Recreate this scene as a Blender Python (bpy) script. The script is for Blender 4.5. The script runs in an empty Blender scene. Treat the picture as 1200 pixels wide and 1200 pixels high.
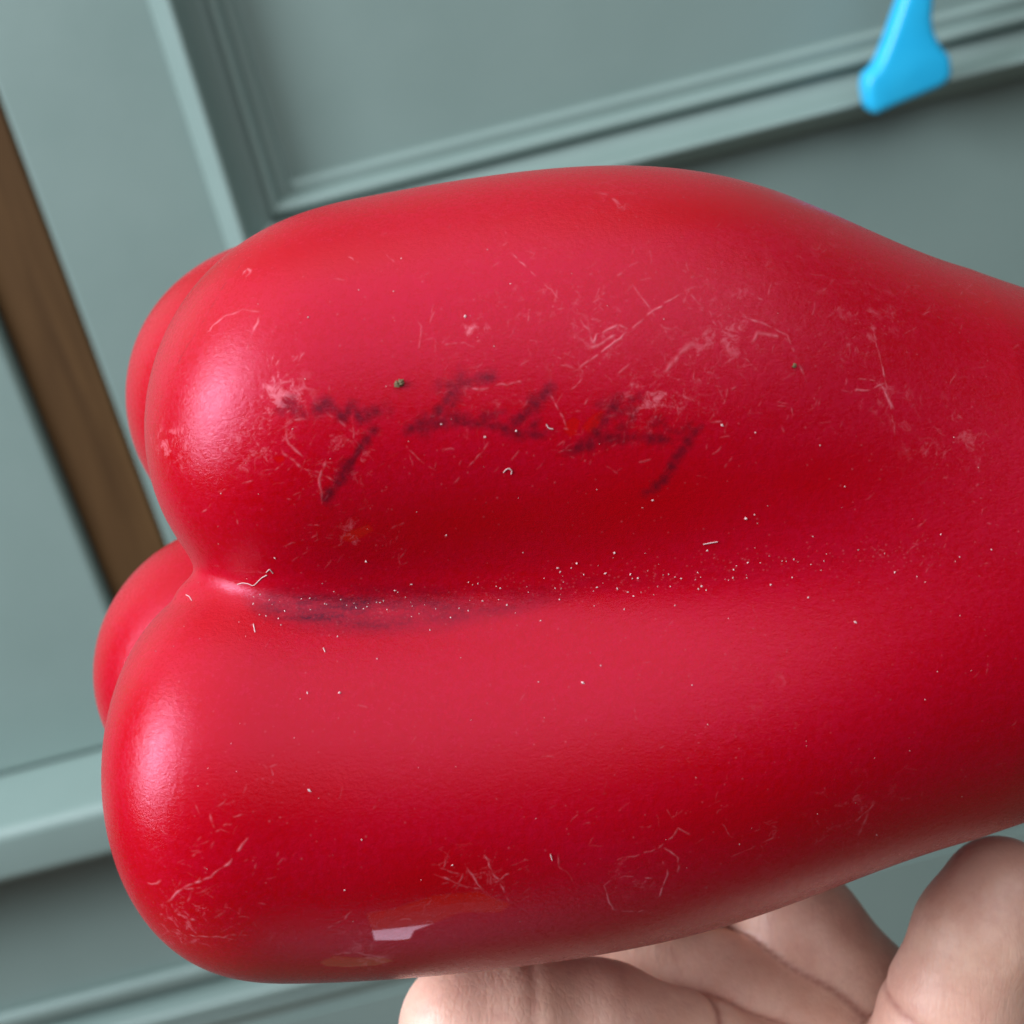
import bpy, math, random
import numpy as np
from mathutils import Matrix, Vector

S = bpy.context.scene
COL = S.collection
random.seed(5)
rng = np.random.default_rng(11)

# ------------------------------------------------------------------ camera
PITCH, ROLL = math.radians(24.5), math.radians(14.4)
FPX = 1700.0                     # focal length in picture units (1200 across)
UNIT = 0.00011                   # metres per modelling unit at the pepper
FW = np.array([0, math.cos(PITCH), -math.sin(PITCH)])
R0 = np.array([1.0, 0, 0])
U0 = np.array([0, math.sin(PITCH), math.cos(PITCH)])
RT = math.cos(ROLL) * R0 - math.sin(ROLL) * U0
UP = math.sin(ROLL) * R0 + math.cos(ROLL) * U0
CAM = np.array([0, 0, 1.25])
PEP = CAM + FW * FPX * UNIT      # the middle of the pepper
cd = bpy.data.cameras.new('camera')
cam = bpy.data.objects.new('camera', cd)
COL.objects.link(cam)
cam.matrix_world = Matrix(((RT[0], UP[0], -FW[0], CAM[0]), (RT[1], UP[1], -FW[1], CAM[1]), (RT[2], UP[2], -FW[2], CAM[2]), (0, 0, 0, 1)))
cd.sensor_width = 36
cd.lens = 36 * FPX / 1200
cd.clip_start, cd.clip_end = 0.01, 50
cd.dof.use_dof = True
cd.dof.focus_distance = 0.158
cd.dof.aperture_fstop = 32
S.camera = cam

# ------------------------------------------------------------------ world and lamps
W = bpy.data.worlds.new('World')
S.world = W
W.use_nodes = True
W.node_tree.nodes['Background'].inputs[0].default_value = (0.80, 0.90, 1.0, 1)
W.node_tree.nodes['Background'].inputs[1].default_value = 0.08


def lamp(name, direction, dist, w, h, power, col):
    ld = bpy.data.lights.new(name, 'AREA')
    ld.shape = 'RECTANGLE'
    ld.size, ld.size_y, ld.energy, ld.color = w, h, power, col
    o = bpy.data.objects.new(name, ld)
    COL.objects.link(o)
    d = Vector(direction).normalized()
    o.location = Vector(PEP) + d * dist
    o.rotation_euler = d.to_track_quat('Z', 'Y').to_euler()
    return o


lamp('window_light', (-0.87, -0.15, 0.44), 1.20, 0.40, 0.60, 25, (0.88, 0.92, 1.0))
lamp('ceiling_light', (-0.15, -0.22, 0.95), 1.55, 4.2, 2.6, 78, (0.94, 0.97, 1.0))
lamp('low_added_light', (-0.24, -0.46, -0.85), 1.0, 0.17, 0.15, 0.36, (0.86, 0.74, 1.0))  # added lamp below, mirrored in the bare patch and along the lower rim

S.view_settings.view_transform = 'Standard'
S.view_settings.look = 'None'
S.view_settings.exposure = 0
S.view_settings.gamma = 1


# ------------------------------------------------------------------ helpers
def tag(o, label=None, cat=None, kind=None, group=None):
    if label: o['label'] = label
    if cat: o['category'] = cat
    if kind: o['kind'] = kind
    if group: o['group'] = group
    return o


def mesh_obj(name, v, f, mat, parent=None, smooth=True):
    me = bpy.data.meshes.new(name)
    v = np.asarray(v, np.float32)
    f = [list(map(int, q)) for q in f] if not isinstance(f, np.ndarray) else f
    if isinstance(f, np.ndarray):
        n, k = f.shape
        me.vertices.add(len(v)); me.vertices.foreach_set('co', v.ravel())
        me.loops.add(n * k); me.loops.foreach_set('vertex_index', f.astype(np.int32).ravel())
        me.polygons.add(n)
        me.polygons.foreach_set('loop_start', np.arange(0, n * k, k, dtype=np.int32))
        me.polygons.foreach_set('loop_total', np.full(n, k, np.int32))
        me.update(calc_edges=True)
    else:
        me.from_pydata([tuple(map(float, p)) for p in v], [], f)
        me.update()
    me.polygons.foreach_set('use_smooth', np.full(len(me.polygons), smooth))
    me.materials.append(mat)
    o = bpy.data.objects.new(name, me)
    COL.objects.link(o)
    if parent: o.parent = parent
    return o


class MB:
    def __init__(s): s.v, s.f = [], []

    def box(s, x0, x1, y0, y1, z0, z1):
        b = len(s.v)
        s.v += [(x, y, z) for z in (z0, z1) for y in (y0, y1) for x in (x0, x1)]
        s.f += [(b, b+2, b+3, b+1), (b+4, b+5, b+7, b+6), (b, b+1, b+5, b+4), (b+2, b+6, b+7, b+3), (b, b+4, b+6, b+2), (b+1, b+3, b+7, b+5)]

    def build(s, name, mat, parent=None, bevel=0.0, smooth=False):
        o = mesh_obj(name, s.v, s.f, mat, parent, smooth)
        if bevel:
            m = o.modifiers.new('soft_edges', 'BEVEL')
            m.width, m.segments, m.limit_method = bevel, 3, 'ANGLE'
            o.data.polygons.foreach_set('use_smooth', np.full(len(o.data.polygons), True))
            w = o.modifiers.new('wn', 'WEIGHTED_NORMAL')
        return o


def new_mat(name):
    m = bpy.data.materials.new(name)
    m.use_nodes = True
    nt = m.node_tree
    return m, nt, nt.nodes['Principled BSDF'], nt.nodes.new, nt.links.new


def noise(nt, vec, scale, detail=3, rough=0.55, dist=0.0):
    n = nt.nodes.new('ShaderNodeTexNoise')
    n.inputs['Scale'].default_value = scale
    n.inputs['Detail'].default_value = detail
    n.inputs['Roughness'].default_value = rough
    n.inputs['Distortion'].default_value = dist
    nt.links.new(vec, n.inputs['Vector'])
    return n.outputs['Fac']


def ramp(nt, fac, a, b, lo=0.0, hi=1.0):
    n = nt.nodes.new('ShaderNodeMapRange')
    n.inputs[1].default_value, n.inputs[2].default_value = a, b
    n.inputs[3].default_value, n.inputs[4].default_value = lo, hi
    nt.links.new(fac, n.inputs[0])
    return n.outputs[0]


def math_n(nt, op, a, b=None, clamp=False):
    n = nt.nodes.new('ShaderNodeMath')
    n.operation = op
    n.use_clamp = clamp
    for i, x in enumerate((a, b)):
        if x is None: continue
        if isinstance(x, (int, float)): n.inputs[i].default_value = x
        else: nt.links.new(x, n.inputs[i])
    return n.outputs[0]


def mix(nt, fac, a, b):
    n = nt.nodes.new('ShaderNodeMix')
    n.data_type = 'RGBA'
    for i, x in ((0, fac), (6, a), (7, b)):
        if isinstance(x, (int, float)): n.inputs[i].default_value = x
        elif isinstance(x, tuple): n.inputs[i].default_value = (*x, 1)
        else: nt.links.new(x, n.inputs[i])
    return n.outputs[2]


def bump(nt, height, strength, dist, prev=None):
    n = nt.nodes.new('ShaderNodeBump')
    n.inputs['Strength'].default_value = strength
    n.inputs['Distance'].default_value = dist
    nt.links.new(height, n.inputs['Height'])
    if prev: nt.links.new(prev, n.inputs['Normal'])
    return n.outputs[0]


def objco(nt):
    return nt.nodes.new('ShaderNodeTexCoord').outputs['Object']


# ------------------------------------------------------------------ setting materials
def paint_mat(name, col, col2):
    m, nt, p, N, L = new_mat(name)
    c = objco(nt)
    n1 = noise(nt, c, 9, 4)
    n2 = noise(nt, c, 260, 3)
    L(mix(nt, ramp(nt, n1, .3, .7), col, col2), p.inputs['Base Color'])
    L(ramp(nt, noise(nt, c, 40, 3), .3, .7, .42, .56), p.inputs['Roughness'])
    L(bump(nt, n2, .10, .0006), p.inputs['Normal'])
    return m


TEAL = paint_mat('sage_green_paint', (0.172, 0.243, 0.225), (0.190, 0.264, 0.244))


def wood_mat(name, c0, c1, sc):
    m, nt, p, N, L = new_mat(name)
    c = objco(nt)
    mp = N('ShaderNodeMapping')
    mp.inputs['Scale'].default_value = sc
    L(c, mp.inputs['Vector'])
    g = noise(nt, mp.outputs[0], 14, 6, .6, .6)
    L(mix(nt, ramp(nt, g, .3, .7), c0, c1), p.inputs['Base Color'])
    p.inputs['Roughness'].default_value = .65
    p.inputs['Specular IOR Level'].default_value = .2
    L(bump(nt, g, .2, .002), p.inputs['Normal'])
    return m


BROWN = wood_mat('dark_walnut', (0.050, 0.024, 0.008), (0.100, 0.052, 0.019), (6, 6, .6))
WORKTOP = wood_mat('worktop_wood', (0.028, 0.013, 0.004), (0.080, 0.041, 0.015), (.5, 7, 7))
OAK = wood_mat('oak_floor', (0.16, 0.10, 0.055), (0.24, 0.155, 0.09), (1, 8, 8))

# ------------------------------------------------------------------ setting: floor and timber wall behind
fl = MB(); fl.box(-3, 3, -2.5, 3, -.05, 0)
tag(fl.build('floor', OAK), kind='structure')
bk = MB(); bk.box(-3, 3, .99, 1.10, 0, 2.6)
wall = tag(bk.build('wall', BROWN), kind='structure')
# ------------------------------------------------------------------ the painted cupboard
CAB = bpy.data.objects.new('painted_cupboard', None)
COL.objects.link(CAB)
YF = .564
CAB.location = (.30, YF, 0)
tag(CAB, 'sage green painted wooden cupboard with moulded panels behind the pepper', 'cupboard')


def cab_build(mb, name, parent=CAB, bevel=0.0, loc=None, mat=None):
    o = mb.build(name, mat or TEAL, parent, bevel)
    if parent is CAB:
        o.location = (-.30, -YF, 0)
    return o


def frame_moulding(name, x0, x1, z0, z1, y, prof, parent):
    """mitred moulding round a rectangle: prof = (inward offset, height towards the viewer)"""
    v, f = [], []
    n = len(prof)
    for (u, h) in prof:
        for cx, cz in ((x0 + u, z0 + u), (x1 - u, z0 + u), (x1 - u, z1 - u), (x0 + u, z1 - u)):
            v.append((cx, y - h, cz))
    for i in range(n - 1):
        for k in range(4):
            a, b = i * 4 + k, i * 4 + (k + 1) % 4
            f.append((a, b, b + 4, a + 4))
    o = mesh_obj(name, v, f, TEAL, parent, True)
    try:
        o.data.set_sharp_from_angle(angle=math.radians(34))
    except Exception:
        pass
    if parent is CAB: o.location = (-.30, -YF, 0)
    return o


def arc_profile(pts, r=3):
    """Chaikin rounding of a profile polyline"""
    for _ in range(r):
        q = [pts[0]]
        for a, b in zip(pts[:-1], pts[1:]):
            q.append((a[0] * .75 + b[0] * .25, a[1] * .75 + b[1] * .25))
            q.append((a[0] * .25 + b[0] * .75, a[1] * .25 + b[1] * .75))
        q.append(pts[-1])
        pts = q
    return pts


mm = .001
PR = (arc_profile([(0, -.4), (.3, 2.5), (2.2, 6.0), (5.0, 11.0), (8.6, 16.5), (10.6, 15.5), (11.8, 9.5), (14, 4.5), (17.5, 1.6), (19.6, 1.2)])
      + arc_profile([(19.8, 1.0), (20.2, 4.2), (22.3, 5.6), (24.6, 4.2), (25.2, .2)])
      + arc_profile([(25.4, -.2), (27, -1.6), (30, -3.6), (33, -4.8), (36, -5.0)]))
PR = [(u * mm, h * mm) for u, h in PR]

# upper case: left stile, rail under the door, panel, moulding; a bare timber jamb stands in the gap on its left
XL = -.144
b = MB(); b.box(XL, .95, YF + .012, YF + .40, .9305, 2.10)
cab_build(b, 'carcass', bevel=.003)
door = MB(); door.box(-.0005, .0005, -.0005, .0005, -.0005, .0005)
DX0, DX1, DZ0, DZ1 = -.0815, .62, 1.1195, 1.92
b = MB()                       # face frame pieces butted end to end
b.box(XL, DX0 + .03, YF, YF + .0118, .9305, 2.10)
dst = cab_build(b, 'stile', bevel=.0015)
b = MB(); b.box(DX1 - .03, .95, YF, YF + .0118, .9305, 2.10)
cab_build(b, 'stile', bevel=.0015)
b = MB(); b.box(DX0 + .0305, DX1 - .0305, YF, YF + .0118, .9305, DZ0 + .03)
cab_build(b, 'rail', bevel=.0008)
b = MB(); b.box(DX0 + .0305, DX1 - .0305, YF, YF + .0118, DZ1 - .03, 2.10)
cab_build(b, 'rail', bevel=.0008)
b = MB(); b.box(DX0 + .0315, DX1 - .0315, YF + .0042, YF + .0112, DZ0 + .0315, DZ1 - .0315)
pan = cab_build(b, 'panel')
frame_moulding('panel_moulding', DX0, DX1, DZ0, DZ1, YF, PR, CAB)

b = MB(); b.box(XL - .031, XL - .0012, YF + .004, YF + .10, .9305, 2.10)
cab_build(b, 'timber_jamb', bevel=.002, mat=BROWN)
b = MB(); b.box(-.62, XL - .0320, YF - .001, YF + .30, .9305, 2.10)
cab_build(b, 'side_stile', bevel=.003)
# ledge and wider base with one long drawer
b = MB(); b.box(-.62, 1.05, YF - .046, YF + .42, .904, .930)
cab_build(b, 'ledge', bevel=.005)
b = MB(); b.box(-.60, 1.03, YF - .004, YF + .40, .10, .9035)
cab_build(b, 'base_case', bevel=.002)
b = MB(); b.box(-.60, 1.03, YF - .010, YF - .0042, .800, .8085)
cab_build(b, 'bead', bevel=.0024)
drw = bpy.data.objects.new('drawer', None); COL.objects.link(drw)
drw.parent = CAB; drw.location = (-.30, -YF, 0)
b = MB(); b.box(-.519, .949, YF - .0095, YF - .0045, .641, .764)
o = b.build('drawer_front', TEAL, drw)
PR2 = arc_profile([(0, 0), (.1, 6), (1.5, 9.5), (5, 10.5), (8, 9.4), (9.5, 6.4)]) + arc_profile([(9.7, 6.4), (10.5, 8.2), (13.5, 8.6), (16, 6.5), (19, 4.6), (26, 4.4)])
frame_moulding('drawer_moulding', -.545, .975, .615, .790, YF - .0041, [(u * mm, h * mm) for u, h in PR2], drw)
b = MB(); b.box(-.58, 1.01, YF + .02, YF + .38, .001, .0995)
cab_build(b, 'plinth', bevel=.003)

# ------------------------------------------------------------------ the pepper: shape
def spline(xs, ys):
    xs = np.array(xs, float); ys = np.array(ys, float); n = len(xs)
    h = np.diff(xs); A = np.eye(n); b = np.zeros(n)
    for i in range(1, n - 1):
        A[i, i-1] = h[i-1]; A[i, i] = 2 * (h[i-1] + h[i]); A[i, i+1] = h[i]
        b[i] = 6 * ((ys[i+1] - ys[i]) / h[i] - (ys[i] - ys[i-1]) / h[i-1])
    m = np.linalg.solve(A, b)

    def f(x):
        x = np.clip(x, xs[0], xs[-1]); i = np.clip(np.searchsorted(xs, x) - 1, 0, n - 2)
        t0 = xs[i+1] - x; t1 = x - xs[i]; H = h[i]
        return (m[i] * t0**3 + m[i+1] * t1**3) / (6*H) + (ys[i]/H - m[i]*H/6) * t0 + (ys[i+1]/H - m[i+1]*H/6) * t1
    return f


GX = np.linspace(-700, 1100, 1801)


def lobe(kn, cy, cz, R, xl, L, n, xr=900., Lr=420., nr=2.4):
    fy = spline(kn, cy)(GX); fz = spline(kn, cz)(GX); r0 = spline(kn, R)(GX)
    t = np.clip((xl + L - GX) / L, 0, None); t2 = np.clip((GX - (xr - Lr)) / Lr, 0, None)
    q = r0**2 * (1 - t**n - t2**nr)
    return fy, fz, q, np.gradient(q, GX) / 2


KN = [-460, -250, 0, 250, 450, 700, 950]
LOBES = [
    lobe(KN, [80, 97, 124, 116, 66, 20, 10], [180, 182, 182, 168, 140, 100, 80], [192, 209, 225, 224, 190, 150, 130], -378, 235, 2.7),
    lobe(KN, [-256, -270, -262, -220, -160, -105, -70], [185, 188, 185, 168, 145, 105, 80], [214, 211, 204, 199, 183, 155, 135], -417, 205, 2.8),
    lobe(KN, [146, 140, 120, 92, 50, 15, 10], [-165]*4 + [-150, -110, -80], [216, 217, 214, 211, 186, 155, 135], -490, 300, 2.5),
    lobe(KN, [-203, -213, -220, -195, -135, -90, -70], [-175]*4 + [-150, -110, -80], [212, 212, 210, 205, 182, 155, 135], -534, 310, 2.5),
    # the slim ridge caught in the groove between the two front lobes
    lobe(KN, [-72, -97, -108, -94, -60, -40, -30], [214, 240, 256, 230, 180, 140, 100], [40, 48, 54, 44, 30, 20, 15], -338, 130, 2.0),
]


def smin(a, b, k):
    h = np.clip(k - np.abs(a - b), 0, None) / k
    return np.minimum(a, b) - h*h*h*k/6


def PF(x, y, z):
    ix = np.clip(x + 700, 0, 1799.999); i = ix.astype(int); w = ix - i
    ds = []
    for fy, fz, q, dq in LOBES:
        g = lambda a: a[i] * (1 - w) + a[i+1] * w
        dy = y - g(fy); dz = z - g(fz); r2 = dy*dy + dz*dz
        ds.append((r2 - g(q)) / (2 * np.sqrt(r2 + g(dq)**2 + 100.)))
    t = np.clip((x + 420) / 900, 0, 1)
    kf = 40 + 285 * t**1.15; kb = 9 + 260 * t**1.1
    f = smin(ds[0], ds[1], kf)
    f = smin(f, ds[4], 16 + 40 * t)
    return smin(f, smin(ds[2], ds[3], kb + 30), kb)


CY0, XA, XB, RC = -75.0, -190.0, 560.0, 330.0     # parameter axis


def param_ray(s, th):
    """s in units along the outline, th round the axis -> origin and direction"""
    s, th = np.broadcast_arrays(s, th)
    al = np.clip((XA - s) / RC, 0, math.pi/2); be = np.clip((s - XB) / RC, 0, math.pi/2)
    ox = np.clip(s, XA, XB)
    c = np.cos(al) * np.cos(be)
    return ox, -np.sin(al) + np.sin(be), c * np.sin(th), c * np.cos(th)


def param_of(x, y, z):
    y = y - CY0
    rad = np.hypot(y, z); th = np.arctan2(y, z)
    s = np.where(x < XA, XA - RC * np.arctan2(XA - x, rad), np.where(x > XB, XB + RC * np.arctan2(x - XB, rad), x))
    return s, th


S0, S1 = XA - RC * math.pi/2, XB + RC * math.pi/2
NS, NT = 520, 700
ss = np.linspace(S0, S1, NS + 1)[1:-1][:, None]
wt = np.linspace(-1, 1, NT, endpoint=False)
th = (math.pi * wt - .42 * np.sin(math.pi * wt))[None, :]   # denser towards the viewer
ox, dx, dy, dz = param_ray(ss, th)
t = np.full(ox.shape, 620.)
for _ in range(70):
    t -= np.clip(PF(ox + dx*t, CY0 + dy*t, dz*t) * .8, -20, 60)
X, Y, Z = ox + dx*t, CY0 + dy*t, dz*t


def end_pt(sx, x0):
    tt = 620.
    for _ in range(120):
        tt -= float(np.clip(PF(np.array([x0 + sx*tt]), np.array([CY0]), np.array([0.]))[0] * .7, -20, 40))
    return (x0 + sx*tt, CY0, 0)


pv = np.concatenate([np.stack([X, Y, Z], -1).reshape(-1, 3), [end_pt(-1, XA), end_pt(1, XB)]])
n1 = NS - 1
idx = np.arange(n1 * NT).reshape(n1, NT)
a = idx[:-1]; bb = np.roll(idx, -1, 1)[:-1]; c = np.roll(idx, -1, 1)[1:]; d = idx[1:]
quads = np.stack([a, bb, c, d], -1).reshape(-1, 4)
faces = quads
# ------------------------------------------------------------------ wear map painted on the pepper's own unwrap
TEX = 2400
TH0, TH1 = -2.1, 2.1
wear = np.zeros((TEX, TEX, 3), np.float32)      # scratches, ink, bare glossy patches


def surf(px, py):
    """surface point seen under photograph position (for laying out the marks)"""
    px = np.asarray(px, float); py = np.asarray(py, float)
    Zs = np.full(px.shape, 470.)
    for _ in range(160):
        D = FPX - Zs
        Zs = Zs - np.clip(PF((px-600)/FPX*D, (600-py)/FPX*D, Zs) * .7, -15, 40)
    D = FPX - Zs
    return (px-600)/FPX*D, (600-py)/FPX*D, Zs


def uv_of(x, y, z):
    s, thh = param_of(x, y, z)
    return (s - S0) / (S1 - S0), (thh - TH0) / (TH1 - TH0)


JOBS = []        # px, py, radius, value, channel


def put(px, py, rad, val, ch):
    px = np.atleast_1d(np.asarray(px, float))
    JOBS.append((px, np.atleast_1d(np.asarray(py, float)), np.broadcast_to(rad, px.shape), np.broadcast_to(val, px.shape), ch))


def stroke(pts, rad, val, ch, wob=1.5, fade=True, brk=0.35):
    pts = np.array(pts, float)
    seg = np.hypot(*np.diff(pts, axis=0).T); L = np.concatenate([[0], np.cumsum(seg)])
    n = max(3, int(L[-1] / .6))
    tt = np.linspace(0, L[-1], n)
    x = np.interp(tt, L, pts[:, 0]); y = np.interp(tt, L, pts[:, 1])
    def low(amp, step):
        k = max(2, int(L[-1] / step) + 2)
        return np.interp(np.linspace(0, k - 1, n), np.arange(k), rng.normal(0, amp, k))
    x = x + low(wob, 7); y = y + low(wob, 7)
    v = val * np.clip(1 - brk + brk * low(1.2, 5), 0, 1.3)
    if fade: v = v * np.clip(np.minimum(np.linspace(0, 6, n), np.linspace(6, 0, n)) + .25, 0, 1)
    r = np.clip(rad * (1 + low(.25, 6)), .5, None)
    put(x, y, r, v, ch)


def squig(x, y, length, ang, rad, val, curl=.13, branch=.6):
    n = max(4, int(length / 4)); pts = [(x, y)]
    for _ in range(n):
        ang += rng.normal(0, curl)
        x += 4 * math.cos(ang); y += 4 * math.sin(ang)
        pts.append((x, y))
        if rng.random() < branch * .3 and length > 14:
            squig(x, y, length * .4, ang + rng.choice([-1, 1]) * 1.0, rad * .8, val * .8, curl, 0)
    stroke(pts, rad, val, 0, .5, brk=.6)


# --- handwriting, as in the photograph (a faded brush signature)
def hw(c, rad, val):
    stroke([(300 + x*.4667, 400 + y*.4667) for x, y in c], rad * 1.5, val * 1.05, 1, .6, True, .12)


hw([(28, 108), (60, 140), (84, 168)], 24, .62)
hw([(60, 182), (84, 150), (104, 178), (128, 190)], 5.5, .6)
hw([(130, 185), (170, 158), (200, 172), (222, 196), (240, 160), (262, 192), (300, 176), (342, 170)], 5.5, .75)
hw([(310, 208), (278, 246), (250, 285), (222, 330), (198, 368), (176, 392), (186, 418)], 5, .85)
hw([(362, 228), (402, 216), (436, 204), (462, 172), (492, 132), (514, 92), (520, 80)], 5.5, .72)
hw([(440, 104), (500, 112), (556, 94), (612, 84)], 5, .62)
hw([(520, 100), (492, 160), (474, 196), (530, 192), (560, 206), (600, 182), (636, 170)], 5, .62)
hw([(400, 222), (470, 204), (540, 206), (610, 214), (660, 232), (720, 236), (752, 226)], 4.6, .7)
hw([(636, 212), (674, 186), (708, 150), (746, 112)], 5.2, .72)
hw([(650, 200), (690, 216), (716, 196)], 5, .5)
hw([(768, 276), (806, 270), (836, 258), (862, 222), (890, 172), (928, 132)], 5, .72)
hw([(852, 158), (890, 166), (932, 150), (978, 140)], 5, .5)
hw([(880, 198), (920, 176), (952, 168), (940, 205), (902, 228)], 5, .55)
hw([(836, 256), (880, 244), (950, 240), (1010, 244), (1062, 246)], 4.8, .66)
hw([(980, 226), (1020, 190), (1034, 222), (1070, 232), (1104, 196)], 5, .45)
hw([(1126, 206), (1092, 240), (1062, 286), (1032, 336), (1000, 372), (964, 386)], 4.8, .74)

# --- traced scratches
for pts, r, v in [
    ([(814, 334), (760, 368), (715, 405), (671, 437)], 1.1, .75), ([(840, 379), (805, 408), (772, 442)], 2.6, .5),
    ([(739, 330), (762, 362), (780, 390)], 1.2, .5), ([(810, 345), (832, 366), (840, 382)], 1.3, .5),
    ([(600, 296), (628, 324), (656, 349)], .9, .5), ([(697, 225), (712, 229), (722, 236), (736, 246)], 2.2, .35),
    ([(680, 376), (688, 386), (694, 401), (700, 392), (724, 380), (735, 384)], 1.2, .75), ([(690, 408), (706, 402), (722, 392)], 1.8, .55),
    ([(870, 371), (900, 382), (922, 394), (934, 420), (945, 447)], 1.2, .6), ([(882, 402), (888, 391), (906, 392), (924, 398)], 2.2, .42),
    ([(645, 462), (656, 482), (664, 500)], 1.2, .6), ([(1022, 380), (1032, 420), (1041, 460), (1050, 511)], 1.2, .6),
    ([(986, 459), (1020, 457), (1042, 446)], 1.2, .5), ([(1030, 445), (1040, 462), (1048, 480)], 2.2, .55),
    ([(240, 391), (262, 371), (285, 363), (307, 365)], 1.0, .6), ([(304, 372), (294, 394), (285, 421)], 1.0, .6),
    ([(292, 979), (270, 1008), (247, 1027), (215, 1040), (195, 1057)], 1.1, .85), ([(166, 1033), (178, 1036), (190, 1032)], 1.2, .7),
    ([(216, 1096), (240, 1098), (262, 1097), (288, 1095)], 1.4, .7), ([(220, 1080), (226, 1077)], 2, .7),
    ([(510, 1024), (528, 1032), (547, 1039), (566, 1042)], 1.1, .75), ([(547, 1016), (556, 1030), (563, 1041)], 1.2, .8),
    ([(566, 996), (574, 1014), (577, 1024), (590, 1040), (600, 1068)], 1.1, .75), ([(575, 1035), (588, 1030), (596, 1024)], 1.2, .6),
    ([(515, 1015), (530, 1022), (545, 1026)], 1.0, .4), ([(724, 1006), (748, 1002), (772, 994), (785, 983), (795, 971), (806, 978)], 1.1, .6),
    ([(772, 991), (786, 998), (795, 1006), (794, 1022)], 1.1, .7), ([(776, 1006), (782, 1024), (775, 1044), (768, 1061)], 1.2, .8),
    ([(724, 1024), (709, 1038), (712, 1052), (718, 1066), (736, 1068), (761, 1068)], 1.1, .75), ([(726, 1028), (744, 1027), (764, 1029)], 1.0, .55),
    ([(654, 1000), (655, 1016), (666, 1026), (676, 1038)], 1.0, .3), ([(939, 1008), (955, 992), (958, 980)], 1.0, .5),
    ([(856, 1004), (880, 994), (910, 980)], .9, .35), ([(992, 972), (1010, 956), (1024, 942)], 1.2, .4), ([(1006, 980), (1022, 940)], 1.8, .3),
    ([(384, 1088), (400, 1078), (412, 1068)], 1.2, .6), ([(388, 1118), (420, 1116), (446, 1122), (460, 1120)], 2.4, .55),
    ([(250, 662), (280, 670), (315, 671)], .8, .6), ([(330, 640), (360, 632), (372, 626)], .9, .35), ([(382, 540), (374, 560), (378, 590)], 1.6, .45),
    ([(328, 526), (352, 548), (378, 556), (396, 566)], 1.2, .45), ([(334, 500), (338, 520), (356, 536)], 1.2, .4),
    ([(366, 470), (392, 490), (418, 510)], 1.5, .6), ([(480, 528), (500, 546), (512, 552)], .8, .35), ([(530, 568), (548, 548), (572, 520)], .8, .4),
    ([(490, 410), (492, 396), (494, 380)], 1, .4), ([(520, 404), (545, 402), (556, 407)], 1.2, .5), ([(536, 456), (562, 456), (580, 452), (620, 446)], 1.2, .55),
    ([(236, 432), (206, 510), (196, 560)], .8, .25), ([(452, 298), (456, 304), (464, 308)], 1.0, .5),
    ([(284, 322), (290, 314), (294, 318), (288, 326), (284, 322)], 1.2, .8), ([(408, 300), (420, 308)], 1, .4),
]:
    stroke(pts, r * .72, v * .95, 0, .7, brk=.5)

# --- scattered scuffs; denser where the photograph has them
for (x0, x1, y0, y1, n, ln, v) in [
    (640, 860, 300, 520, 90, (5, 26), .42), (850, 1180, 320, 520, 70, (5, 26), .42), (480, 640, 360, 470, 34, (4, 14), .40),
    (300, 350, 420, 500, 34, (4, 14), .6), (290, 420, 480, 600, 46, (4, 16), .4), (190, 290, 380, 600, 46, (3, 14), .42),
    (340, 470, 590, 670, 24, (4, 14), .38), (370, 700, 460, 560, 60, (3, 10), .35), (690, 850, 440, 560, 44, (3, 14), .4),
    (500, 620, 990, 1060, 26, (6, 22), .40), (640, 850, 930, 1070, 26, (5, 18), .32), (180, 330, 900, 1110, 60, (5, 20), .42),
    (390, 500, 1060, 1130, 24, (5, 18), .45), (850, 1190, 880, 1030, 24, (5, 20), .30), (160, 1190, 720, 1000, 50, (3, 10), .28),
    (300, 1000, 230, 330, 34, (4, 14), .3), (60, 170, 300, 520, 6, (4, 10), .3), (1000, 1190, 560, 680, 26, (4, 16), .4)]:
    for _ in range(int(n * .8)):
        squig(rng.uniform(x0, x1), rng.uniform(y0, y1), rng.uniform(*ln) * 1.2, rng.normal(-.65, .6), rng.uniform(.45, .85), v * rng.uniform(.15, .85))
# fine pits of dust in the film, everywhere
n = 1500
put(rng.uniform(150, 1200, n), rng.uniform(210, 1130, n), rng.uniform(.5, 1.0, n), rng.uniform(.05, .5, n)**1.5, 0)
# grime lying along the groove
n = 800
gx = 282 + 820 * rng.random(n)**1.7
put(gx, np.interp(gx, [282, 330, 450, 600, 800, 1050], [706, 712, 712, 694, 672, 645]) + rng.normal(0, 1, n) * np.interp(gx, [282, 340], [4, 11]), rng.uniform(.5, 1.1, n), rng.uniform(.03, .32, n) * np.interp(gx, [282, 350], [.2, 1]), 0)
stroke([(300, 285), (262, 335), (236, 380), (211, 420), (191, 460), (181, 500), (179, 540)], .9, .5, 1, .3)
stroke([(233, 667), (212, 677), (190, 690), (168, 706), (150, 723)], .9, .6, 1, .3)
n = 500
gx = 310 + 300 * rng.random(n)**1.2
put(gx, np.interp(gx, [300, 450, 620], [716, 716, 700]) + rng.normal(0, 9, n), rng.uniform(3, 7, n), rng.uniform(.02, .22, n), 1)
# bare, glossy patches where the film has gone
def patch(poly, val=1.0):
    poly = np.array(poly, float)
    x0, y0 = poly.min(0) - 2; x1, y1 = poly.max(0) + 2
    xx, yy = np.meshgrid(np.arange(x0, x1, .8), np.arange(y0, y1, .8))
    ins = np.zeros(xx.shape, bool)
    for (ax, ay), (bx, by) in zip(poly, np.roll(poly, -1, 0)):
        cnd = ((ay > yy) != (by > yy)) & (xx < (bx - ax) * (yy - ay) / (by - ay + 1e-9) + ax)
        ins ^= cnd
    put(xx[ins], yy[ins], 1.7, val, 2)


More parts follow.
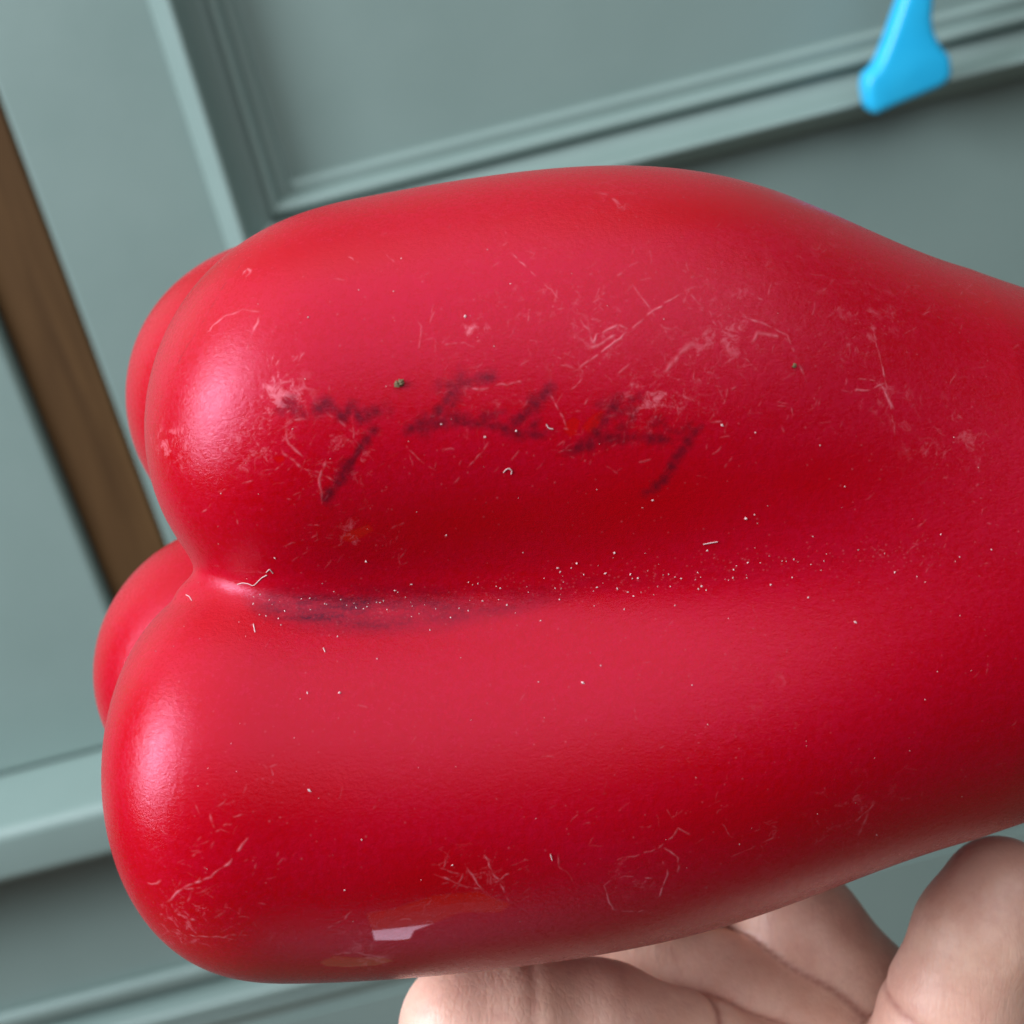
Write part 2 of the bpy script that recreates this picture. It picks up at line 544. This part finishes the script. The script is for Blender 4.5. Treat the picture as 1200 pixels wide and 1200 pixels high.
patch([(431, 1071), (462, 1066), (510, 1050), (560, 1046), (596, 1060), (586, 1068), (540, 1068), (500, 1084), (484, 1090), (478, 1102), (440, 1101), (436, 1086)])
patch([(376, 1128), (392, 1121), (420, 1123), (446, 1122), (460, 1126), (440, 1131), (408, 1133), (384, 1132)])
patch([(664, 496), (672, 490), (678, 494), (674, 508), (668, 510), (663, 505)])
patch([(684, 500), (694, 488), (706, 482), (704, 490), (698, 500), (690, 505)])
patch([(400, 630), (412, 622), (432, 616), (436, 621), (424, 628), (410, 634)], .9)
patch([(322, 537), (330, 535), (333, 538), (326, 541)])

ap = np.concatenate([j[0] for j in JOBS]); aq = np.concatenate([j[1] for j in JOBS])
ar = np.concatenate([j[2] for j in JOBS]); av = np.concatenate([j[3] for j in JOBS]); ac = np.concatenate([np.full(len(j[0]), j[4]) for j in JOBS])
sx, sy, sz = surf(ap, aq)
uu, vv = uv_of(sx, sy, sz)
ok = np.abs(PF(sx, sy, sz)) < 2
uu, vv, ar, av, ac = uu[ok], vv[ok], ar[ok], av[ok], ac[ok].astype(int)
TPU = TEX / (S1 - S0)                               # texels per unit, about 1.35
for lo, hi in ((0, 1.3), (1.3, 3), (3, 8), (8, 14)):
    m = (ar >= lo) & (ar < hi)
    if not m.any(): continue
    K = int(math.ceil(hi * 1.5 * TPU)) + 1
    cx, cy_ = uu[m] * TEX, vv[m] * TEX
    ix, iy = np.floor(cx).astype(int), np.floor(cy_).astype(int)
    rr, vl, ch = ar[m] * TPU * .75, av[m], ac[m]
    for oy in range(-K, K + 1):
        for oxx in range(-K, K + 1):
            g = np.exp(-(((ix + oxx + .5 - cx)**2 + (iy + oy + .5 - cy_)**2) / (rr**2))) * vl
            yy, xx = iy + oy, ix + oxx
            good = (yy >= 0) & (yy < TEX) & (xx >= 0) & (xx < TEX) & (g > .01)
            np.maximum.at(wear, (yy[good], xx[good], ch[good]), g[good].astype(np.float32))
img = bpy.data.images.new('wear_map', TEX, TEX, alpha=False, float_buffer=False)
img.colorspace_settings.name = 'Non-Color'
px4 = np.ones((TEX, TEX, 4), np.float32); px4[..., :3] = np.clip(wear, 0, 1)
img.pixels.foreach_set(px4.ravel())
img.update()
img.pack()

# ------------------------------------------------------------------ pepper material
m, nt, p, N, L = new_mat('red_plastic')
oc = objco(nt)
def attr(n_):
    a_ = nt.nodes.new('ShaderNodeAttribute'); a_.attribute_name = n_
    return a_.outputs['Fac']
ti = N('ShaderNodeTexImage'); ti.image = img; ti.extension = 'CLIP'
um = N('ShaderNodeUVMap'); um.uv_map = 'wear_unwrap'
L(um.outputs[0], ti.inputs[0])
sep = N('ShaderNodeSeparateColor'); L(ti.outputs['Color'], sep.inputs[0])
scr, ink, bare = sep.outputs
mps = N('ShaderNodeMapping'); mps.inputs['Scale'].default_value = (.28, 1, 1); L(oc, mps.inputs[0])
film = ramp(nt, noise(nt, mps.outputs[0], 70, 5, .62), .34, .66)
fine = noise(nt, oc, 2600, 2)
film2 = math_n(nt, 'MULTIPLY', ramp(nt, noise(nt, oc, 1300, 4, .8), .38, .64), .55)
film_t = math_n(nt, 'MULTIPLY', math_n(nt, 'ADD', math_n(nt, 'MULTIPLY', film, .5), film2), math_n(nt, 'MULTIPLY', math_n(nt, 'SUBTRACT', 1.0, bare, True), math_n(nt, 'SUBTRACT', 1.0, attr('painted_shade'), True)), True)
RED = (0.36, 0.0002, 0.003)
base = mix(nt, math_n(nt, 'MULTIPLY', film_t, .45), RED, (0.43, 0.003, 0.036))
base = mix(nt, bare, base, (0.42, 0.0004, 0.0015))
base = mix(nt, math_n(nt, 'MULTIPLY', scr, .54), base, (0.78, 0.30, 0.36))
sc_m, gr_m = attr('scuff'), attr('grime_shade')
ch1 = noise(nt, oc, 620, 8, .78, .5)
chalk = ramp(nt, math_n(nt, 'ADD', ch1, math_n(nt, 'MULTIPLY', sc_m, .17)), .60, .72)
chalk = math_n(nt, 'MULTIPLY', chalk, ramp(nt, sc_m, .05, .6, .0, .8), True)
nd = N('ShaderNodeTexNoise'); nd.inputs['Scale'].default_value = 300; L(oc, nd.inputs['Vector'])
va = N('ShaderNodeVectorMath'); va.operation = 'MULTIPLY_ADD'; L(nd.outputs['Color'], va.inputs[0]); va.inputs[1].default_value = (.004, .004, .004); L(oc, va.inputs[2])
vn = N('ShaderNodeTexVoronoi'); vn.feature = 'DISTANCE_TO_EDGE'; vn.inputs['Scale'].default_value = 210; L(va.outputs[0], vn.inputs['Vector'])
vein = ramp(nt, vn.outputs['Distance'], .0, .035, 1, 0)
vein = math_n(nt, 'MULTIPLY', math_n(nt, 'MULTIPLY', vein, ramp(nt, noise(nt, oc, 230, 3), .52, .68)), ramp(nt, sc_m, .1, .6, 0, .45), True)
chalk = math_n(nt, 'MAXIMUM', chalk, vein)
base = mix(nt, math_n(nt, 'MULTIPLY', chalk, .5), base, (0.76, 0.24, 0.30))
grain = ramp(nt, noise(nt, oc, 2300, 3, .7), .35, .7)
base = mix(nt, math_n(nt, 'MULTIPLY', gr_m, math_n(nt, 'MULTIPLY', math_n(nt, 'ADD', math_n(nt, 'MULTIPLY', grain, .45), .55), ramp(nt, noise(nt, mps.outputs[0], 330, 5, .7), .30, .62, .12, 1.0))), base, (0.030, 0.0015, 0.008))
ink_e = ramp(nt, math_n(nt, 'ADD', ink, ramp(nt, noise(nt, oc, 1500, 3, .7), .3, .7, -.16, .12)), .12, .80)
ink_b = math_n(nt, 'MULTIPLY', ink_e, ramp(nt, noise(nt, oc, 1100, 4, .7), .30, .60, .68, 1.0), True)
base = mix(nt, math_n(nt, 'MULTIPLY', ink_b, .72), base, (0.020, 0.004, 0.010))
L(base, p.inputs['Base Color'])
rough = ramp(nt, film_t, 0, 1, .20, .34)
rough = math_n(nt, 'ADD', rough, math_n(nt, 'MULTIPLY', math_n(nt, 'ADD', math_n(nt, 'ADD', scr, chalk), math_n(nt, 'MULTIPLY', gr_m, .5)), .18))
p.inputs['Specular Tint'].default_value = (1.0, 0.46, 0.76, 1)
rough = math_n(nt, 'SUBTRACT', rough, math_n(nt, 'MULTIPLY', bare, .12), True)
L(rough, p.inputs['Roughness'])
p.inputs['IOR'].default_value = 1.36
mp = N('ShaderNodeMapping'); mp.inputs['Scale'].default_value = (1, 1, 1); L(oc, mp.inputs[0])
mp.inputs['Scale'].default_value = (1.0, 2.4, 1.0); mp.inputs['Rotation'].default_value = (0, 0, .9)
b0 = bump(nt, noise(nt, mp.outputs[0], 1500, 5, .75, .6), .22, .00024)
b1 = bump(nt, noise(nt, oc, 700, 4, .65), .10, .0004, b0)
b2 = bump(nt, fine, .14, .00012, b1)
b3 = bump(nt, scr, .35, .00010, b2)
b4 = bump(nt, bare, .2, .00004, b3); b4.node.invert = True
L(b4, p.inputs['Normal'])
L(math_n(nt, 'MULTIPLY', bare, .9, True), p.inputs['Coat Weight'])
p.inputs['Coat Roughness'].default_value = .06
PEPMAT = m

# ------------------------------------------------------------------ pepper object
FR = Matrix(((RT[0], UP[0], -FW[0], PEP[0]), (RT[1], UP[1], -FW[1], PEP[1]), (RT[2], UP[2], -FW[2], PEP[2]), (0, 0, 0, 1)))
me_faces = quads
pep = mesh_obj('bell_pepper', pv * UNIT, me_faces, PEPMAT)
tag(pep, 'worn red plastic bell pepper with scratches and a faded dark signature', 'decorative pepper')
pep.matrix_world = FR
me = pep.data
# close both ends
import bmesh
bm = bmesh.new(); bm.from_mesh(me); bm.verts.ensure_lookup_table()
vl, vr = bm.verts[n1*NT], bm.verts[n1*NT + 1]
for k in range(NT):
    bm.faces.new((vl, bm.verts[(k+1) % NT], bm.verts[k])).smooth = True
    q0 = (n1 - 1) * NT
    bm.faces.new((vr, bm.verts[q0 + k], bm.verts[q0 + (k+1) % NT])).smooth = True
bmesh.ops.recalc_face_normals(bm, faces=bm.faces)
bm.to_mesh(me); bm.free()
uvl = me.uv_layers.new(name='wear_unwrap')
uvx, uvy = uv_of(pv[:, 0], pv[:, 1], pv[:, 2])
li = np.empty(len(me.loops), np.int32); me.loops.foreach_get('vertex_index', li)
uvl.data.foreach_set('uv', np.stack([uvx[li], uvy[li]], -1).astype(np.float32).ravel())

# soft masks on the vertices: where the film is scuffed, and where grime and painted shadow darken the groove
Dv = FPX - pv[:, 2]
vx_, vy_ = 600 + pv[:, 0] * FPX / Dv, 600 - pv[:, 1] * FPX / Dv
front = np.clip((pv[:, 2] + 80) / 120, 0, 1)
scuff = np.zeros(len(pv))
for x, y, r, v in [(332, 462, 30, .95), (300, 520, 50, .45), (558, 388, 18, .75), (770, 465, 50, .55), (700, 390, 70, .34), (850, 380, 70, .42), (1035, 465, 50, .34), (720, 232, 30, .34),
                   (565, 1030, 45, .3), (430, 1118, 34, .6), (220, 1080, 50, .5), (205, 520, 34, .6), (410, 626, 18, .6), (745, 1030, 50, .34), (1010, 385, 60, .4), (820, 425, 30, .5),
                   (620, 340, 90, .25), (400, 540, 60, .34), (1110, 520, 60, .4), (1000, 960, 60, .3), (900, 800, 120, .15), (450, 860, 120, .12), (560, 460, 60, .3), (940, 300, 80, .25)]:
    scuff = np.maximum(scuff, v * np.exp(-(((vx_ - x)**2 * .8 + (vy_ - y)**2) / r**2)))
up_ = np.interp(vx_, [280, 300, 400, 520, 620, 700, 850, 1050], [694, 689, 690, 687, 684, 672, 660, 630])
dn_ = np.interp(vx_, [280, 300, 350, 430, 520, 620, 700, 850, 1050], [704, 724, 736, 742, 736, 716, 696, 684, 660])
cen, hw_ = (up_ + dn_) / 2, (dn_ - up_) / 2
grime_shade = np.clip((1.45 - np.abs(vy_ - cen) / hw_) / .9, 0, 1)**1.3 * np.interp(vx_, [280, 320, 430, 560, 700, 850, 1000], [0, 1, 1, .6, .25, .1, .05]) * front
shade_zone = np.zeros(len(pv))  # shade of the darker zones, painted into the red by thinning the film
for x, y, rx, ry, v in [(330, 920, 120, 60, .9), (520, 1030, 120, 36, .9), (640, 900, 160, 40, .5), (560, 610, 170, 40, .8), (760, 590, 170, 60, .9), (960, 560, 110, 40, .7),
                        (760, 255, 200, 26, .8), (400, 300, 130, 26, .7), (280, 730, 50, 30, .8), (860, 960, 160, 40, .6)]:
    shade_zone = np.maximum(shade_zone, v * np.exp(-(((vx_ - x) / rx)**2 + ((vy_ - y + .10 * (vx_ - x)) / ry)**2)))
for nm, arr in (('scuff', scuff * front), ('grime_shade', grime_shade), ('painted_shade', shade_zone * front)):
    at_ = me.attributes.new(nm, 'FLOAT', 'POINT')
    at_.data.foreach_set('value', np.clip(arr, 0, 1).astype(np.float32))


# ------------------------------------------------------------------ the hand
def at(px, py, z):
    return ((px-600) * (FPX - z) / FPX, (600-py) * (FPX - z) / FPX, z)


HC = []          # (a, ra, b, rb, blend)


def chain(pts, k=14):
    for (a0, r0), (a1, r1) in zip(pts[:-1], pts[1:]):
        HC.append((np.array(a0), r0, np.array(a1), r1, k))


ring = [(at(551, 1205, 5), 84), (at(610, 1206, 0), 86), (at(700, 1212, -15), 84), (at(800, 1248, -40), 82), (at(905, 1296, -60), 88), (at(1010, 1370, -80), 96)]
mid = [(at(660, 1080, -210), 72), (at(760, 1128, -190), 76), (at(850, 1172, -160), 80), (at(960, 1222, -140), 84), (at(1070, 1300, -120), 96)]
index = [(at(800, 930, -290), 70), (at(880, 1020, -240), 74), (at(940, 1090, -200), 78), (at(1010, 1180, -165), 84), (at(1085, 1270, -130), 96)]
pinky = [(at(600, 1390, -60), 60), (at(720, 1380, -60), 66), (at(840, 1400, -70), 70), (at(960, 1450, -90), 84)]
thumb = [(at(1172, 1048, 40), 66), (at(1150, 1096, 40), 74), (at(1120, 1180, 20), 80), (at(1092, 1270, -10), 90), (at(1080, 1400, -50), 110)]
FING = [ring, mid, index, pinky, thumb]
palm = [[(at(1085, 1270, -130), 90), (at(1150, 1560, -120), 105)], [(at(1060, 1310, -120), 92), (at(1130, 1560, -110), 105)],
        [(at(1010, 1370, -80), 92), (at(1100, 1580, -100), 105)], [(at(960, 1450, -90), 84), (at(1080, 1600, -100), 105)],
        [(at(1080, 1400, -50), 110), (at(1120, 1600, -90), 110)], [(at(1120, 1580, -100), 130), (at(1200, 1820, -120), 118), (at(1330, 2150, -160), 135)]]


def cone_d(P, a, ra, b, rb):
    ba = b - a; l2 = float(ba @ ba)
    h = np.clip(((P - a) @ ba) / l2, 0, 1)
    return np.sqrt((((P - a) - h[..., None] * ba)**2).sum(-1)) - (ra + (rb - ra) * h)


def fdist(P, pts):
    d = None
    for (a0, r0), (a1, r1) in zip(pts[:-1], pts[1:]):
        e = cone_d(P, np.array(a0, np.float32), r0, np.array(a1, np.float32), r1)
        d = e if d is None else smin(d, e, 26)
    return d


CREASE = [(ring, 1, 3), (ring, 3, 6), (ring, 2, 1.5), (thumb, 2, 5), (pinky, 1, 5)]


def HF(P):
    fd = []
    for fi, pts in enumerate(FING):
        d = fdist(P, pts)
        for cp, i, dep in CREASE:
            if cp is pts:
                a0 = np.array(pts[i-1][0]); a1 = np.array(pts[i+1][0]) if i+1 < len(pts) else np.array(pts[i][0])
                ax = (a1 - a0) / np.linalg.norm(a1 - a0)
                tt = (P - np.array(pts[i][0], np.float32)) @ ax.astype(np.float32)
                near = np.exp(-np.clip(d / 25, 0, 6)**2)
                d = d + dep * near * (np.exp(-(tt / 6)**2) - .35 * np.exp(-((tt - 26) / 20)**2))
        fd.append(d)
    d = fd[0]
    for e in fd[1:4]: d = smin(d, e, 12)
    d = smin(d, fd[4], 40)
    for pts in palm: d = smin(d, fdist(P, pts), 60)
    return d


VX = 6.0
lo = np.array([-150., -1250., -460.]); hi = np.array([850., -260., 190.])
nx, ny, nz = ((hi - lo) / VX).astype(int)
gx_ = (lo[0] + VX*np.arange(nx)).astype(np.float32); gy_ = (lo[1] + VX*np.arange(ny)).astype(np.float32); gz_ = (lo[2] + VX*np.arange(nz)).astype(np.float32)
V = np.empty((nx, ny, nz), np.float32)
for i0 in range(0, nx, 24):
    P = np.stack(np.meshgrid(gx_[i0:i0+24], gy_, gz_, indexing='ij'), -1)
    h_ = HF(P)
    V[i0:i0+24] = np.maximum(h_, 1.0 - PF(P[..., 0], P[..., 1], P[..., 2]).astype(np.float32))
V[:, 0, :] = 5; V[-1] = 5                 # cut well outside the picture


def surface_nets(V):
    neg = V < 0
    n0, n1_, n2 = V.shape
    corners = [(i, j, k) for i in (0, 1) for j in (0, 1) for k in (0, 1)]
    cnt = sum(neg[i:n0-1+i, j:n1_-1+j, k:n2-1+k].astype(np.int8) for i, j, k in corners)
    act = (cnt > 0) & (cnt < 8)
    ci = np.argwhere(act)
    ids = -np.ones(act.shape, np.int64); ids[act] = np.arange(len(ci))
    acc = np.zeros((len(ci), 3)); num = np.zeros(len(ci))
    for a in corners:
        for ax in range(3):
            if a[ax]: continue
            b = list(a); b[ax] = 1
            va = V[ci[:, 0]+a[0], ci[:, 1]+a[1], ci[:, 2]+a[2]]; vb = V[ci[:, 0]+b[0], ci[:, 1]+b[1], ci[:, 2]+b[2]]
            x = (va < 0) != (vb < 0)
            t_ = np.where(x, va / np.where(x, va - vb, 1), 0)
            pt = np.tile(np.array(a, float), (len(ci), 1)); pt[:, ax] = t_
            acc += pt * x[:, None]; num += x
    verts = ci + acc / num[:, None]
    fs = []
    for ax in range(3):
        o1, o2 = [(1, 2), (2, 0), (0, 1)][ax]
        A = np.take(neg, np.arange(V.shape[ax]-1), ax); B = np.take(neg, np.arange(1, V.shape[ax]), ax)
        e = np.argwhere(A != B)
        e = e[(e[:, o1] > 0) & (e[:, o2] > 0) & (e[:, o1] < V.shape[o1]-1) & (e[:, o2] < V.shape[o2]-1)]
        s = A[e[:, 0], e[:, 1], e[:, 2]]
        def cell(d1, d2):
            q = e.copy(); q[:, o1] -= d1; q[:, o2] -= d2
            return ids[q[:, 0], q[:, 1], q[:, 2]]
        f = np.stack([cell(1, 1), cell(0, 1), cell(0, 0), cell(1, 0)], -1)
        f[~s] = f[~s][:, ::-1]
        fs.append(f[(f >= 0).all(1)])
    return verts, np.concatenate(fs)


hv, hf = surface_nets(V)
hv = lo + hv * VX
# relax
ed = np.concatenate([hf[:, [0, 1]], hf[:, [1, 2]], hf[:, [2, 3]], hf[:, [3, 0]]])
for _ in range(3):
    s_ = np.zeros_like(hv); c_ = np.zeros(len(hv))
    for k in range(3): np.add.at(s_[:, k], ed[:, 0], hv[ed[:, 1], k]); np.add.at(s_[:, k], ed[:, 1], hv[ed[:, 0], k])
    np.add.at(c_, ed[:, 0], 1); np.add.at(c_, ed[:, 1], 1)
    hv = hv * .5 + .5 * s_ / np.maximum(c_, 1)[:, None]

m, nt, p, N, L = new_mat('skin')
oc = objco(nt)
bl = ramp(nt, noise(nt, oc, 130, 5, .65), .34, .66)
sk = mix(nt, bl, (0.70, 0.40, 0.30), (0.82, 0.53, 0.41))
sk = mix(nt, math_n(nt, 'MULTIPLY', ramp(nt, noise(nt, oc, 420, 4, .6), .5, .72), .35), sk, (0.58, 0.27, 0.22))
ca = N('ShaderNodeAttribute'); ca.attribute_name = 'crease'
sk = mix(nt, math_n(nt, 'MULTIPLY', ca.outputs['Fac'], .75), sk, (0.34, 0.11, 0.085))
rd = N('ShaderNodeAttribute'); rd.attribute_name = 'flush'
sk = mix(nt, math_n(nt, 'MULTIPLY', rd.outputs['Fac'], .5), sk, (0.62, 0.27, 0.24))
L(sk, p.inputs['Base Color'])
p.inputs['Roughness'].default_value = .48
p.inputs['Subsurface Weight'].default_value = .25
p.inputs['Subsurface Radius'].default_value = (.0030, .0012, .0007)
p.inputs['Subsurface Scale'].default_value = 1.0
vo = N('ShaderNodeTexVoronoi'); vo.feature = 'DISTANCE_TO_EDGE'; vo.inputs['Scale'].default_value = 1100
mp = N('ShaderNodeMapping'); mp.inputs['Scale'].default_value = (1, .45, 1); mp.inputs['Rotation'].default_value = (0, 0, .5)
L(oc, mp.inputs[0]); L(mp.outputs[0], vo.inputs['Vector'])
b1 = bump(nt, ramp(nt, vo.outputs['Distance'], 0, .25), .20, .00010)
mp2 = N('ShaderNodeMapping'); mp2.inputs['Scale'].default_value = (1.6, .25, 1); mp2.inputs['Rotation'].default_value = (0, 0, .25)
L(oc, mp2.inputs[0])
b2 = bump(nt, noise(nt, mp2.outputs[0], 300, 4, .6, .6), .26, .0005, b1)
L(b2, p.inputs['Normal'])
hand = mesh_obj('hand', hv * UNIT, hf, m)
hand.matrix_world = FR
Pd = hv.astype(np.float32)
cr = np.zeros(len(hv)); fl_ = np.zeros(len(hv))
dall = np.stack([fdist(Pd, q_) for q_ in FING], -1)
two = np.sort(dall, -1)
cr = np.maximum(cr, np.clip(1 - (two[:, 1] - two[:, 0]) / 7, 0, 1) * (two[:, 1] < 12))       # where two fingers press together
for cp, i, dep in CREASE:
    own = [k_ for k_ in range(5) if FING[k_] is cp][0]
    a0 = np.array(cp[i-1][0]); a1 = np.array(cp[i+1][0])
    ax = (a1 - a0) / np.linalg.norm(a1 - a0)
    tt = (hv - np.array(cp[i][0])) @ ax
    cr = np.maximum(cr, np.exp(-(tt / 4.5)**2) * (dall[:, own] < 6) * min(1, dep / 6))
for cp in FING:
    for q_, rr_ in (cp[0], cp[2]):
        fl_ = np.maximum(fl_, .7 * np.exp(-(np.linalg.norm(hv - np.array(q_), axis=1) / (rr_ * 1.15))**4))
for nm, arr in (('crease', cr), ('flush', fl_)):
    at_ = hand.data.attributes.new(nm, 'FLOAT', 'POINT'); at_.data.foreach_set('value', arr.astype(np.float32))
tag(hand, 'bare hand with fingers spread beneath the red pepper, holding it up', 'hand')

# ------------------------------------------------------------------ turquoise plastic hook by the door moulding
YH = YF - .033
def onplane(px_, py_, y):
    dr = (px_-600)*RT - (py_-600)*UP + FPX*FW
    q = CAM + dr * (y / dr[1])
    return q[0], q[2]


out = [(1074, -90), (1067, -20), (1050, 30), (1040, 58), (1030, 80), (1019, 89), (1016, 103), (1019, 127), (1028, 136), (1052, 125), (1086, 111),
       (1108, 102), (1118, 90), (1116, 66), (1104, 54), (1094, 30), (1098, -20), (1104, -90)]
out = [onplane(x, y, YH) for x, y in out]
q = []
for a0, b0 in zip(out, out[1:] + out[:1]):
    q += [(a0[0]*.8 + b0[0]*.2, a0[1]*.8 + b0[1]*.2), (a0[0]*.2 + b0[0]*.8, a0[1]*.2 + b0[1]*.8)]
out = q
hx, hz = np.mean(out, 0)
n = len(out)
v = [(x - hx, 0, z - hz) for x, z in out] + [(x - hx, .012, z - hz) for x, z in out]
f = [tuple(range(n))[::-1], tuple(range(n, 2*n))] + [(i, (i+1) % n, n + (i+1) % n, n + i) for i in range(n)]
m, nt, p, N, L = new_mat('turquoise_plastic')
L(mix(nt, noise(nt, objco(nt), 60, 2), (0.008, 0.40, 0.74), (0.025, 0.48, 0.80)), p.inputs['Base Color'])
p.inputs['Roughness'].default_value = .35
p.inputs['Subsurface Weight'].default_value = .0
hook = mesh_obj('plastic_hook', v, f, m)
hook.location = (hx, YH, hz)
bv = hook.modifiers.new('round', 'BEVEL'); bv.width = .0035; bv.segments = 4; bv.limit_method = 'ANGLE'; bv.angle_limit = math.radians(50)
tag(hook, 'bright turquoise plastic hook hanging in front of the cupboard moulding', 'plastic hook')

# ------------------------------------------------------------------ dust, lint and crumbs lying on the pepper
def crumb_mesh(pos, r, V_, F_):
    b = len(V_)
    dirs = [(1, 0, 0), (-1, 0, 0), (0, 1, 0), (0, -1, 0), (0, 0, 1), (0, 0, -1)]
    M = Matrix.Rotation(random.uniform(0, 6.28), 3, Vector((random.random(), random.random(), random.random() + .1)))
    st = [random.uniform(.6, 1.5), random.uniform(.6, 1.1), random.uniform(.5, .9)]
    for d_ in dirs:
        w = M @ Vector([d_[i] * st[i] * r * random.uniform(.75, 1.15) for i in range(3)])
        V_.append((pos[0] + w[0], pos[1] + w[1], pos[2] + w[2]))
    for q in [(0, 2, 4), (2, 1, 4), (1, 3, 4), (3, 0, 4), (2, 0, 5), (1, 2, 5), (3, 1, 5), (0, 3, 5)]:
        F_.append([b + i for i in q])


def simple_mat(name, c0, c1, rough=.8):
    m, nt, p, N, L = new_mat(name)
    L(mix(nt, noise(nt, objco(nt), 1500, 2), c0, c1), p.inputs['Base Color'])
    p.inputs['Roughness'].default_value = rough
    return m


DUST = simple_mat('pale_dust', (0.45, 0.28, 0.29), (0.72, 0.58, 0.58))
CRUMB = simple_mat('brown_crumb', (0.045, 0.032, 0.014), (0.20, 0.15, 0.07))
dp = [(517, 497), (568, 512), (605, 505), (846, 498), (961, 522), (874, 608), (765, 586), (829, 645), (884, 603), (523, 627), (429, 658), (442, 772), (360, 812), (398, 812), (362, 926), (424, 984),
      (404, 1043), (530, 1014), (683, 800), (811, 803), (704, 780), (631, 799), (990, 570), (1002, 729), (322, 654), (361, 372), (470, 303), (545, 371), (676, 660), (859, 677), (863, 663), (947, 700), (720, 648)]
sel = [(x, y, rng.uniform(1.0, 1.9)) for x, y in dp]
for _ in range(100):
    x = 300 + 640 * random.random()**1.25 + random.gauss(0, 8)
    sel.append((x, np.interp(x, [300, 450, 600, 800, 1050], [710, 710, 694, 674, 646]) + random.gauss(0, 13), random.uniform(.5, 1.3)))
for _ in range(30):
    x = random.uniform(600, 1190)
    sel.append((x, np.interp(x, [600, 800, 1050], [690, 672, 650]) + random.gauss(0, 18), random.uniform(.5, 1.2)))
for _ in range(110):
    sel.append((random.uniform(170, 1190), random.uniform(290, 1100), random.uniform(.4, .8)))
sel = np.array(sel)
gx, gy, gz = surf(sel[:, 0], sel[:, 1])
V_, F_ = [], []
for x, y, z, r in zip(gx, gy, gz, sel[:, 2]):
    if abs(PF(np.array([x]), np.array([y]), np.array([z]))[0]) < 2:
        crumb_mesh((x, y, z), r, V_, F_)
o = mesh_obj('dust_specks', np.array(V_) * UNIT, F_, DUST, None, False)
o.matrix_world = FR
tag(o, 'pale dust specks scattered over the pepper and along its groove', 'dust', 'stuff')

# lint fibres
def tube(pts, r, V_, F_, k=5):
    pts = [Vector(q) for q in pts]
    b = len(V_)
    for i, q in enumerate(pts):
        tdir = (pts[min(i+1, len(pts)-1)] - pts[max(i-1, 0)]).normalized()
        s1 = tdir.cross(Vector((.2, .3, 1))).normalized(); s2 = tdir.cross(s1)
        for j in range(k):
            a = 2*math.pi*j/k
            w = q + (s1*math.cos(a) + s2*math.sin(a)) * r
            V_.append(tuple(w))
    for i in range(len(pts)-1):
        for j in range(k):
            F_.append([b + i*k + j, b + i*k + (j+1) % k, b + (i+1)*k + (j+1) % k, b + (i+1)*k + j])


V_, F_ = [], []
for path in [[(278, 685), (284, 683), (291, 684), (297, 687), (302, 682), (307, 677), (313, 674)], [(218, 697), (222, 699), (225, 704)], [(645, 1001), (647, 1008)], [(590, 554), (593, 550), (597, 549), (600, 552), (599, 556)],
             [(640, 497), (643, 502), (648, 503)], [(824, 638), (834, 636), (841, 635)], [(312, 671), (316, 667), (320, 672)], [(379, 759), (381, 764)], [(297, 731), (299, 741)]]:
    P_ = np.array(path, float); kk = np.linspace(0, len(P_)-1, 14)
    x = np.interp(kk, np.arange(len(P_)), P_[:, 0]); y = np.interp(kk, np.arange(len(P_)), P_[:, 1])
    gx, gy, gz = surf(x, y)
    tube(list(zip(gx, gy, gz + .5)), .45, V_, F_)
o = mesh_obj('lint_fibres', np.array(V_) * UNIT, F_, DUST)
o.matrix_world = FR
tag(o, 'short pale lint fibres clinging to the pepper near its groove', 'lint', 'stuff')

for (cx, cy_, r, lab) in [(468, 450, 4.2, 'olive brown crumb stuck above the faded signature'), (930, 428, 2.6, 'tiny brown crumb right of the signature among scratches')]:
    gx, gy, gz = surf([cx], [cy_])
    V_, F_ = [], []
    for k in range(4):
        crumb_mesh((random.uniform(-.5, .5)*r, random.uniform(-.5, .5)*r, r*.5), r*.8, V_, F_)
    o = mesh_obj('crumb', np.array(V_) * UNIT, F_, CRUMB, None, False)
    o.matrix_world = FR @ Matrix.Translation((gx[0]*UNIT, gy[0]*UNIT, gz[0]*UNIT))
    tag(o, lab, 'crumb', None, 'crumbs stuck on the pepper')
